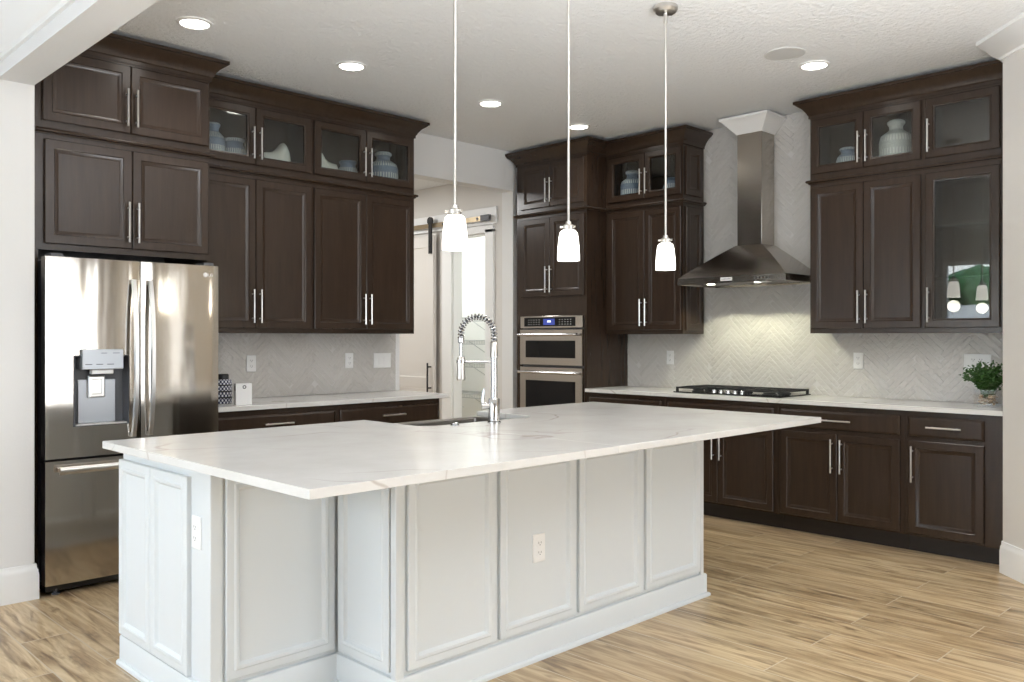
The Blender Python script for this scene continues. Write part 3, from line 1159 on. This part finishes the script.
COL.objects.link(to)
to.parent = dr
to.location = (2.243 - FX0 + .010, -.0075, 1.695)
to.rotation_euler = (R(90), 0, 0)
# plinth, feet, hinge covers
MB().box(.02, fw_ - .02, .05, .3, .02, .06).build('plinth', M['black'], fr)
for x in (.07, fw_ - .07):
    MB().lathe([(.02, 0), (.022, .006), (.012, .012), (.012, .03)], 14, (x, .06, 0)).build('foot', M['dark_grey'], fr)
for x in (.03, fw_ - .09):
    MB().box(x, x + .06, .0, .12, 1.745, 1.775).build('hinge_cover', M['dark_grey'], fr, bev=.004)

# ------------------------------------------------------------------ double oven
ov = thing('double_oven', 'stainless steel combination double oven built into the tower cabinet', 'oven', (TX - .002, 5.452, 0), RZ_H)
ow = 5.452 - 4.716
MB().box(.01, ow - .01, 0, dpt - .03, .42, 1.528).build('body', M['dark_grey'], ov)
cp = MB().box(0, ow, -.022, 0, 1.425, 1.53).build('control_panel', M['steel'], ov, bev=.003)
MB().box(.05, ow - .08, -.0235, -.02, 1.44, 1.518).build('black_glass', M['black_gloss'], cp)
MB().box(.285, .42, -.0245, -.0232, 1.452, 1.505).build('display', M['blue_lit'], cp)
dg_ = MB()
for i in range(3):
    dg_.box(.335 + i * .014, .344 + i * .014, -.0250, -.0243, 1.475, 1.489)
dg_.build('display_digits', M['white_lit'], cp)
kp = MB()
for i in range(5):
    for j in range(3):
        kp.box(.10 + i * .032, .112 + i * .032, -.0241, -.0233, 1.455 + j * .02, 1.459 + j * .02)
        kp.box(.47 + i * .032, .482 + i * .032, -.0241, -.0233, 1.455 + j * .02, 1.459 + j * .02)
kp.build('key_markings', M['grille'], cp)
def oven_door(z0, z1, wz0, wz1):
    d = MB().rects(0, ow, z0, z1, [(0, 0), (0, -.026), (.004, -.03)]).build('door', M['steel'], ov)
    wv_ = MB()
    wv_.rects(.075, ow - .075, wz0, wz1, [(0, -.030), (.0, -.0315), (.004, -.032)])
    wv_.build('window', M['black_gloss'], d)
    h = MB().tube([(.02, -.078, z1 - .045), (ow - .02, -.078, z1 - .045)], .012, 14)
    for x in (.06, ow - .06):
        h.tube([(x, -.078, z1 - .045), (x, -.03, z1 - .045)], .010, 10)
    h.build('handle', M['chrome'], d)
    return d


oven_door(1.100, 1.412, 1.165, 1.315)
oven_door(.44, 1.082, .55, .965)

# ------------------------------------------------------------------ range hood
hd = thing('range_hood', 'stainless steel pyramid range hood with tall chimney over the cooktop', 'range hood', (XH - .015, 3.80, 0), RZ_H)
HW, HD = .895, .52
cn = MB()
cn.ring(0, HW, -HD, 0, [(0, 0)] * 1) if False else None
x0, x1, y0 = 0, HW, -HD
cx0, cx1, cy0 = .325, .53, -.195
# canopy: band, sloping sides, underside
def rect(xa, xb, ya, yb, z):
    return [(xa, ya, z), (xb, ya, z), (xb, yb, z), (xa, yb, z)]


loops = [rect(.02, HW - .02, -HD + .02, -.01, 1.752), rect(.012, HW - .012, -HD + .012, -.004, 1.742), rect(0, HW, -HD, 0, 1.742), rect(0, HW, -HD, 0, 1.790)]
for k in range(1, 9):
    u = k / 8
    v_ = u ** 1.0
    zz = 1.790 + (2.045 - 1.790) * (u ** .92)
    loops.append(rect(0 + (cx0 - .01) * v_, HW - (HW - cx1 - .01) * v_, -HD + (HD + cy0 - .01) * v_, 0, zz))
cn.loft(loops)
cn.build('canopy', M['hood_steel'], hd, angle=25)
MB().box(cx0, cx1, cy0, 0, 2.04, 2.92).build('chimney', M['hood_steel'], hd, bev=.002)
for i, x in enumerate((.25, HW - .25)):
    MB().lathe([(.03, 0), (.03, .004), (.0, .004)], 20, (x, -HD + .075, 1.739)).build('lamp_lens', M['hood_lens'], hd)
    lamp('hood_lamp', 'SPOT', (x, -HD + .12, 1.735), 7.5, (1, 1, .72), .02, parent=hd, angle=R(128), blend=.10)
MB().box(.378, .475, -HD - .0015, -HD, 1.757, 1.783).build('badge', M['white_plastic'], hd)
bl = MB()
for i in range(7):
    bl.box(.388 + i * .011, .395 + i * .011, -HD - .0022, -HD - .001, 1.767, 1.773)
bl.build('badge_lettering', M['dark_grey'], hd)
for i in range(5):
    MB().lathe([(.006, 0), (.006, .003), (.004, .004)], 12, (.655 + i * .027, -HD + .0, 1.768), 'Y').build('button', M['logo_grey'], hd)
MB().box(.66, .74, -HD + .03, -HD + .09, 1.7385, 1.7425).build('filter_latch', M['logo_grey'], hd)
for o in children_of(hd):
    if o.name.startswith('button'):
        o.rotation_euler = (0, 0, 0)
# white crown wrapping the chimney top
hc = MB().sweep([(XH - .015, 3.80 - cx0), (XH - .015 + cy0, 3.80 - cx0), (XH - .015 + cy0, 3.80 - cx1), (XH - .015, 3.80 - cx1)],
                [(.0008, 2.895), (.006, 2.895), (.012, 2.905), (.03, 2.925), (.06, 2.96), (.085, 2.99), (.10, 3.0), (.10, 3.016), (.0008, 3.016)], 1).build('crown_molding', M['trim'], angle=25)
tag(hc, 'white crown molding wrapped round the top of the range hood chimney', 'molding')

# ------------------------------------------------------------------ cooktop
ck = thing('cooktop', 'black five-burner gas cooktop with cast iron grates under the range hood', 'cooktop', (5.575, 3.86, .915), RZ_H)
kw, kd = .90, .46
MB().box(0, kw, 0, kd, .0005, .010).build('glass_top', M['black_gloss'], ck, bev=.003)
for gx0, gx1 in ((.01, .295), (.302, .598), (.605, .89)):
    g = MB()
    a, b_ = gx0, gx1
    zt, th = .045, .012
    ya = .03 if gx0 != .302 else .12
    for y in (ya, .24, kd - .02):
        g.box(a, b_, y - .007, y + .007, zt - th, zt)
    for x in (a + .007, (a + b_) / 2, b_ - .007):
        g.box(x - .007, x + .007, ya, kd - .02, zt - th, zt)
    for q in (.25, .75):
        x = a + (b_ - a) * q
        g.box(x - .005, x + .005, ya, kd - .02, zt - th, zt)
    for x in (a + .008, b_ - .008):
        for y in (ya, kd - .02):
            g.box(x - .008, x + .008, y - .008, y + .008, .010, zt)
    g.build('grate', M['iron'], ck)
for x, y, r in ((.15, .12, .04), (.15, .34, .045), (.45, .29, .055), (.75, .12, .045), (.75, .34, .04)):
    MB().lathe([(r + .01, .0095), (r + .008, .016), (r, .018), (r, .026), (r * .8, .029)], 20, (x, y, 0)).build('burner', M['iron'], ck)
for i in range(5):
    MB().lathe([(.019, .0098), (.018, .028), (.014, .034)], 18, (.33 + i * .06, .055, 0)).build('knob', M['chrome'], ck)

# ------------------------------------------------------------------ pendants and ceiling lights
PY = 2.575
PB = 1.1
pd = thing('pendant_light', 'pendant light with frosted glass shade nearest the refrigerator', 'pendant light', (2.228, PY, CEIL), group='pendant lights over the island')
MB().lathe([(.062, -.0005), (.062, -.018), (.052, -.032), (.02, -.036)], 28).build('canopy', M['steel_brushed'], pd)
zs = 1.862 - CEIL
MB().lathe([(.006, -.034), (.006, zs - .02)], 12).lathe([(.010, -.034), (.010, -.085)], 12).build('rod', M['steel_brushed'], pd)
cp_ = MB().lathe([(.012, zs), (.014, zs - .012), (.026, zs - .018), (.026, zs - .036), (.03, zs - .04)], 18)
for k in range(3):
    a = 2 * PI * k / 3 + .5
    cp_.tube([(.026 * math.cos(a), .026 * math.sin(a), zs - .026), (.040 * math.cos(a), .040 * math.sin(a), zs - .026)], .005, 8)
cp_.build('socket_cap', M['steel_brushed'], pd)
MB().lathe([(.02, zs - .040), (.032, zs - .042), (.039, zs - .050), (.043, zs - .066), (.048, zs - .11), (.0505, zs - .15), (.0505, zs - .176), (.048, zs - .176), (.045, zs - .11), (.038, zs - .055), (.02, zs - .045)], 28, caps=(False, False)).build('shade', M['shade'], pd)
lamp('pendant_bulb', 'POINT', (0, 0, zs - .25), PB, (1, .90, .74), .05, parent=pd)
for x, lb in ((2.904, 'middle pendant light with frosted glass shade, in front of the oven tower'), (3.652, 'pendant light with frosted glass shade nearest the range hood')):
    r = dup(pd, (x, PY, CEIL), None, lb)

CANP = 20
rl = thing('recessed_light', 'recessed ceiling light above the refrigerator', 'ceiling light', (2.035, 4.49, CEIL), group='recessed ceiling lights')
MB().lathe([(.092, -.0005), (.092, -.006), (.076, -.010), (.072, -.004), (.072, -.0005)], 32, caps=(False, False)).build('trim_ring', M['trim'], rl)
MB().lathe([(.073, -.0015), (.073, -.005), (.0, -.007)], 28).build('lens', M['lens'], rl)
lamp('recessed_lamp', 'SPOT', (0, 0, -.02), CANP, (1, .97, .93), .07, parent=rl, angle=R(150), blend=.8)
for (x, y), lb in (((3.05, 4.51), 'recessed ceiling light above the left glass cabinets'), ((4.25, 4.52), 'recessed ceiling light by the hall opening'),
                   ((5.22, 4.52), 'recessed ceiling light above the oven tower'), ((5.09, 2.475), 'recessed ceiling light beside the ceiling speaker')):
    dup(rl, (x, y, CEIL), None, lb)
sp = thing('ceiling_speaker', 'round grey ceiling speaker grille beside a recessed light', 'speaker', (4.76, 2.50, CEIL))
MB().lathe([(.118, -.0005), (.118, -.005), (.108, -.007), (.106, -.004)], 36).build('rim', M['grille'], sp)
MB().lathe([(.106, -.002), (.106, -.0055), (.05, -.0075), (.0, -.008)], 32).build('grille', M['grille'], sp)

# ------------------------------------------------------------------ outlets and switches
def outlet(label, loc, rz, gang=1, switch=False):
    t = thing('light_switch' if switch else 'outlet', label, 'light switch' if switch else 'outlet', loc, rz)
    w2, h2 = .036 * gang + (.01 if gang > 1 else 0), .058
    MB().rects(-w2, w2, -h2, h2, [(0, 0), (0, -.003), (.004, -.006)]).build('cover_plate', M['white_plastic'], t)
    for g in range(gang):
        cx = (g - (gang - 1) / 2) * .046
        if switch:
            MB().rects(cx - .016, cx + .016, -.033, .033, [(0, -.006), (0, -.008), (.002, -.009)]).build('rocker', M['white_plastic'], t)
        else:
            for cz in (-.02, .02):
                r = MB().rects(cx - .0165, cx + .0165, cz - .014, cz + .014, [(0, -.006), (0, -.008), (.002, -.0085)]).build('receptacle', M['white_plastic'], t)
                s_ = MB()
                s_.box(cx - .009, cx - .006, -.0088, -.0082, cz - .002, cz + .007).box(cx + .005, cx + .008, -.0088, -.0082, cz - .002, cz + .006)
                s_.lathe([(.0028, -.0088), (.0028, -.0082)], 8, (cx, 0, cz - .007), 'Y')
                s_.build('slots', M['slot'], r)
    return t


ly = YL - .0105
outlet('white outlet on the backsplash just above the white box', (2.935, ly, 1.158), 0)
outlet('white outlet in the middle of the left backsplash', (3.75, ly, 1.164), 0)
outlet('white double switch plate at the hall end of the left backsplash', (4.06, ly, 1.16), 0, 2, True)
rx = XH - .0105
outlet('white outlet on the backsplash between the oven tower and cooktop', (rx, 4.23, 1.172), RZ_H)
outlet('white outlet on the backsplash right of the cooktop', (rx, 2.62, 1.175), RZ_H)
outlet('white double outlet on the backsplash behind the potted plant', (rx, 1.84, 1.175), RZ_H, 2)
outlet('white outlet on the end of the island facing the refrigerator side', (1.3495, 2.957, .645), R(-90))
outlet('white outlet on the second front panel of the island', (2.594, 2.4665, .463), 0)

# ------------------------------------------------------------------ barn door, rail, pantry shelves
bd = thing('barn_door', 'pale sliding barn door with dark pull handle in the hall', 'door', (5.49, 7.63, 0), RZ_H)
bw = 1.0
d = MB()
d.rects(0, bw, .02, .83, [(0, 0), (0, -.036), (.003, -.04), (.11, -.04), (.118, -.03), (.13, -.028)])
d.rects(0, bw, .83, 2.36, [(0, 0), (0, -.036), (.003, -.04), (.11, -.04), (.118, -.03), (.13, -.028)])
d.build('slab', M['door_white'], bd)
h = MB().tube([(bw - .035, -.085, .80), (bw - .035, -.085, 1.09)], .009, 10)
for z in (.84, 1.05):
    h.tube([(bw - .035, -.085, z), (bw - .035, -.04, z)], .008, 8)
h.build('handle', M['black'], bd)
for x in (.1, bw - .035):
    hg = MB().box(x - .022, x + .022, -.055, -.04, 2.18, 2.47)
    hg.lathe([(.04, -.058), (.04, -.04)], 18, (x, 0, 2.505), 'Y')
    for z in (2.2, 2.25, 2.3):
        hg.lathe([(.009, -.064), (.009, -.05)], 8, (x, 0, z), 'Y')
    hg.build('hanger', M['black'], bd)
rb = thing('barn_door_rail', 'brass sliding rail on a white header board above the pantry doorway', 'rail', (5.528, 7.7, 0), RZ_H)
MB().box(0, 7.7 - 5.785, -.022, 0, 2.405, 2.565).build('header_board', M['trim'], rb, bev=.003)
MB().box(.05, 7.7 - 5.95, -.058, -.048, 2.44, 2.485).build('bar', M['bronze'], rb)
MB().box(7.7 - 5.95, 7.7 - 5.83, -.07, -.04, 2.435, 2.49).build('end_stop', M['dark_grey'], rb, bev=.003)
bs = MB()
for x in (.2, .7, 1.2, 1.7):
    bs.lathe([(.014, -.062), (.014, -.02)], 10, (x, 0, 2.463), 'Y')
bs.build('bracket', M['dark_grey'], rb)

for i, z in enumerate((.70, 1.05, 1.31, 1.57)):
    s = MB()
    for y in [5.74 + .028 * k for k in range(84)]:
        s.box(6.52, 6.895, y - .002, y + .002, z, z + .004)
    for x in (6.52, 6.65, 6.78, 6.89):
        s.box(x - .003, x + .003, 5.73, 8.09, z - .006, z)
    s.box(6.513, 6.523, 5.73, 8.09, z - .046, z - .036).box(6.513, 6.523, 5.73, 8.09, z - .004, z + .006)
    for y in [5.74 + .028 * k for k in range(84)]:
        s.box(6.516, 6.520, y - .002, y + .002, z - .04, z)
    for y in [5.8 + .5 * k for k in range(5)]:
        s.tube([(6.53, y, z - .01), (6.895, y, z - .2)], .004, 6)
    o = s.build('wire_shelf', M['wire'])
    tag(o, ('lowest', 'second lowest', 'second highest', 'highest')[i] + ' white wire shelf in the pantry', 'shelf', 'wire shelves in the pantry')
lamp('pantry_fill_light', 'AREA', (6.2, 6.9, 2.84), 27, (.95, 1, .97), .5)  # added fill light with no fixture, brightens the pantry
lamp('hall_fill_light', 'AREA', (4.2, 6.9, 2.84), 27, (1, 1, .99), .5)  # bare light added to lift the hall beyond the opening


# ------------------------------------------------------------------ things in the glass cabinets
def jar(label, loc, h, r, m='jar_blue', name='jar', neck=.55, group=None):
    pr = [(r * .8, 0), (r * .96, h * .06), (r, h * .25), (r, h * .55), (r * .9, h * .68), (r * neck, h * .80), (r * neck, h * .88), (r * (neck + .12), h * .93), (r * (neck + .12), h * .97), (r * neck, h), (r * neck * .85, h * .99), (r * neck * .8, h * .8)]
    o = MB().lathe(pr, 28).build(name, M[m], None, loc)
    return tag(o, label, 'jar', group)


SZ = 2.4722
jar('tall blue ridged jar behind glass nearest the refrigerator', (2.585, 5.42, SZ), .285, .075, neck=.45)
jar('short blue ridged jar behind glass next to the tall jar by the refrigerator', (2.735, 5.43, SZ), .205, .078, neck=.75)
jar('short blue ridged jar beside the white vessel in the cabinet by the hall opening', (3.64, 5.43, SZ), .185, .075, neck=.75)
jar('large round-shouldered blue jar in the cabinet by the hall opening', (3.965, 5.43, SZ), .30, .115, neck=.45)
jar('tall blue ridged jar in the glass cabinet beside the oven tower', (5.92, 4.52, SZ), .30, .10, neck=.45)
jar('short grey-blue jar in the glass cabinet left of the range hood', (5.92, 4.10, SZ), .18, .085, neck=.75)
jar('small blue jar in the glass cabinet right of the range hood', (5.92, 2.63, SZ), .20, .078, neck=.6)
jar('large pale ridged jar in the glass cabinet right of the range hood', (5.91, 2.295, SZ), .33, .108, 'jar_pale', neck=.4)


def crescent(label, loc, sx_, sz_, flip=1):
    # outline in x-z: low lip on one side, concave sweep up to a peak, bulging flank
    ol = [(-.62, 0), (.55, 0), (.80, .14), (.95, .36), (.98, .55), (.90, .78), (.74, .93), (.58, 1.0), (.47, .985)]
    ol += [(.47 - .92 * q / 8,   .985 - .33 * (1 - (1 - q / 8) ** 2.0)) for q in range(1, 8)]
    ol += [(-.80, .63), (-.92, .52), (-.88, .25), (-.78, .08)]
    s = MB()
    loops = []
    for q in range(17):
        yy = -1 + 2 * q / 16
        sc = max(.03, (1 - abs(yy) ** 2.4)) ** .5
        loops.append([(flip * x * sx_ * (.35 + .65 * sc), yy * .075, sz_ * (z * (.45 + .55 * sc) + .0 )) for x, z in ol])
    s.loft(loops)
    o = s.build('vessel', M['ceramic_white'], None, loc, angle=40)
    return tag(o, label, 'vessel')


crescent('white ceramic vessel with swooping rim behind glass beside the refrigerator cabinet', (3.03, 5.43, SZ), .12, .235, 1)
crescent('white ceramic vessel with swooping rim in the cabinet by the hall opening', (3.435, 5.43, SZ), .112, .23, -1)
bw_ = MB().lathe([(.04, 0), (.06, .01), (.085, .035), (.088, .045), (.08, .04), (.05, .015), (.0, .012)], 24).build('bowl', M['iron'], None, (5.93, 1.74, SZ))
tag(bw_, 'small dark bowl in the glass cabinet against the diagonal wall', 'bowl')

# ------------------------------------------------------------------ on the left counter
cn_ = thing('canister', 'navy and white checked canister on the counter beside the refrigerator', 'canister', (2.562, 5.24, .9155))
MB().lathe([(.05, 0), (.056, .004), (.056, .145), (.05, .155)], 28).build('body', M['check'], cn_)
MB().lathe([(.036, .1552), (.036, .185), (.03, .19)], 24).build('lid', M['black'], cn_)
rgs = MB()
for z in (.035, .075, .115):
    rgs.lathe([(.056, z), (.0585, z + .002), (.0585, z + .007), (.056, z + .009)], 28, caps=(False, False))
rgs.build('dark_bands', M['black'], cn_)
wb = thing('white_box', 'white box with a dark ring emblem on the counter next to the canister', 'box', (2.594, 5.03, .9155), R(-14))
MB().box(-.045, .055, 0, .06, 0, .135).build('carton', M['white_plastic'], wb, bev=.002)
MB().lathe([(.0115, -.0012), (.0115, .0), (.0065, .0), (.0065, -.0012), (.0115, -.0012)], 20, (.008, 0, .113), 'Y', caps=(False, False)).build('ring_emblem', M['black'], wb)
MB().box(-.0458, -.0448, .015, .03, .09, .12).build('side_mark', M['black'], wb)

# ------------------------------------------------------------------ potted plant
pt = thing('potted_plant', 'green leafy plant in a square glass vase of pebbles at the end of the counter', 'plant', (5.80, 1.70, .9155))
gv = MB()
a = .062
gv.loft([[(s1 * k, s2 * k, z) for s1, s2 in ((-1, -1), (1, -1), (1, 1), (-1, 1))] for k, z in ((a, 0), (a, .105), (a - .004, .105), (a - .004, .006))])
gv.build('glass_vase', M['glass'], pt)
pb = MB()
rr = random.Random(3)
for k in range(60):
    ball(pb, (rr.uniform(-.045, .045), rr.uniform(-.045, .045), .016 + rr.uniform(0, .055)), (rr.uniform(.009, .014), rr.uniform(.009, .014), rr.uniform(.006, .010)), 8, 5)
o = pb.build('pebbles', M['pebble'], pt)
o['kind'] = 'stuff'
lf = MB()
st = MB()
for k in range(150):
    az = rr.uniform(0, 2 * PI)
    sp_ = rr.uniform(.02, .15)
    hgt = rr.uniform(.11, .225) * (1 - .3 * (sp_ / .15) ** 2)
    b0 = Vector((rr.uniform(-.03, .03), rr.uniform(-.03, .03), .06))
    b1 = Vector((sp_ * math.cos(az), sp_ * math.sin(az), .06 + hgt))
    if b1.y < -.135:
        continue
    mid_ = (b0 + b1) / 2 + Vector((0, 0, .03))
    st.tube([b0, mid_, b1], [.002, .0015, .001], 4)
    for q in range(9):
        u = .3 + .7 * q / 8
        p = b0.lerp(mid_, u * 2) if u < .5 else mid_.lerp(b1, u * 2 - 1)
        d = Vector((rr.uniform(-1, 1), rr.uniform(-1, 1), rr.uniform(-.2, .7))).normalized()
        sd = d.cross(Vector((rr.uniform(-1, 1), rr.uniform(-1, 1), rr.uniform(-1, 1)))).normalized()
        L_, W_ = rr.uniform(.016, .026), rr.uniform(.006, .010)
        nn = d.cross(sd) * .0025
        lf.add([p, p + d * L_ * .5 + sd * W_ + nn, p + d * L_, p + d * L_ * .5 - sd * W_ + nn, p + d * L_ * .5 - nn], [(0, 1, 4), (1, 2, 4), (2, 3, 4), (3, 0, 4)])
st.build('stems', M['green_leaf'], pt)
o = lf.build('foliage', M['green_leaf'], pt)
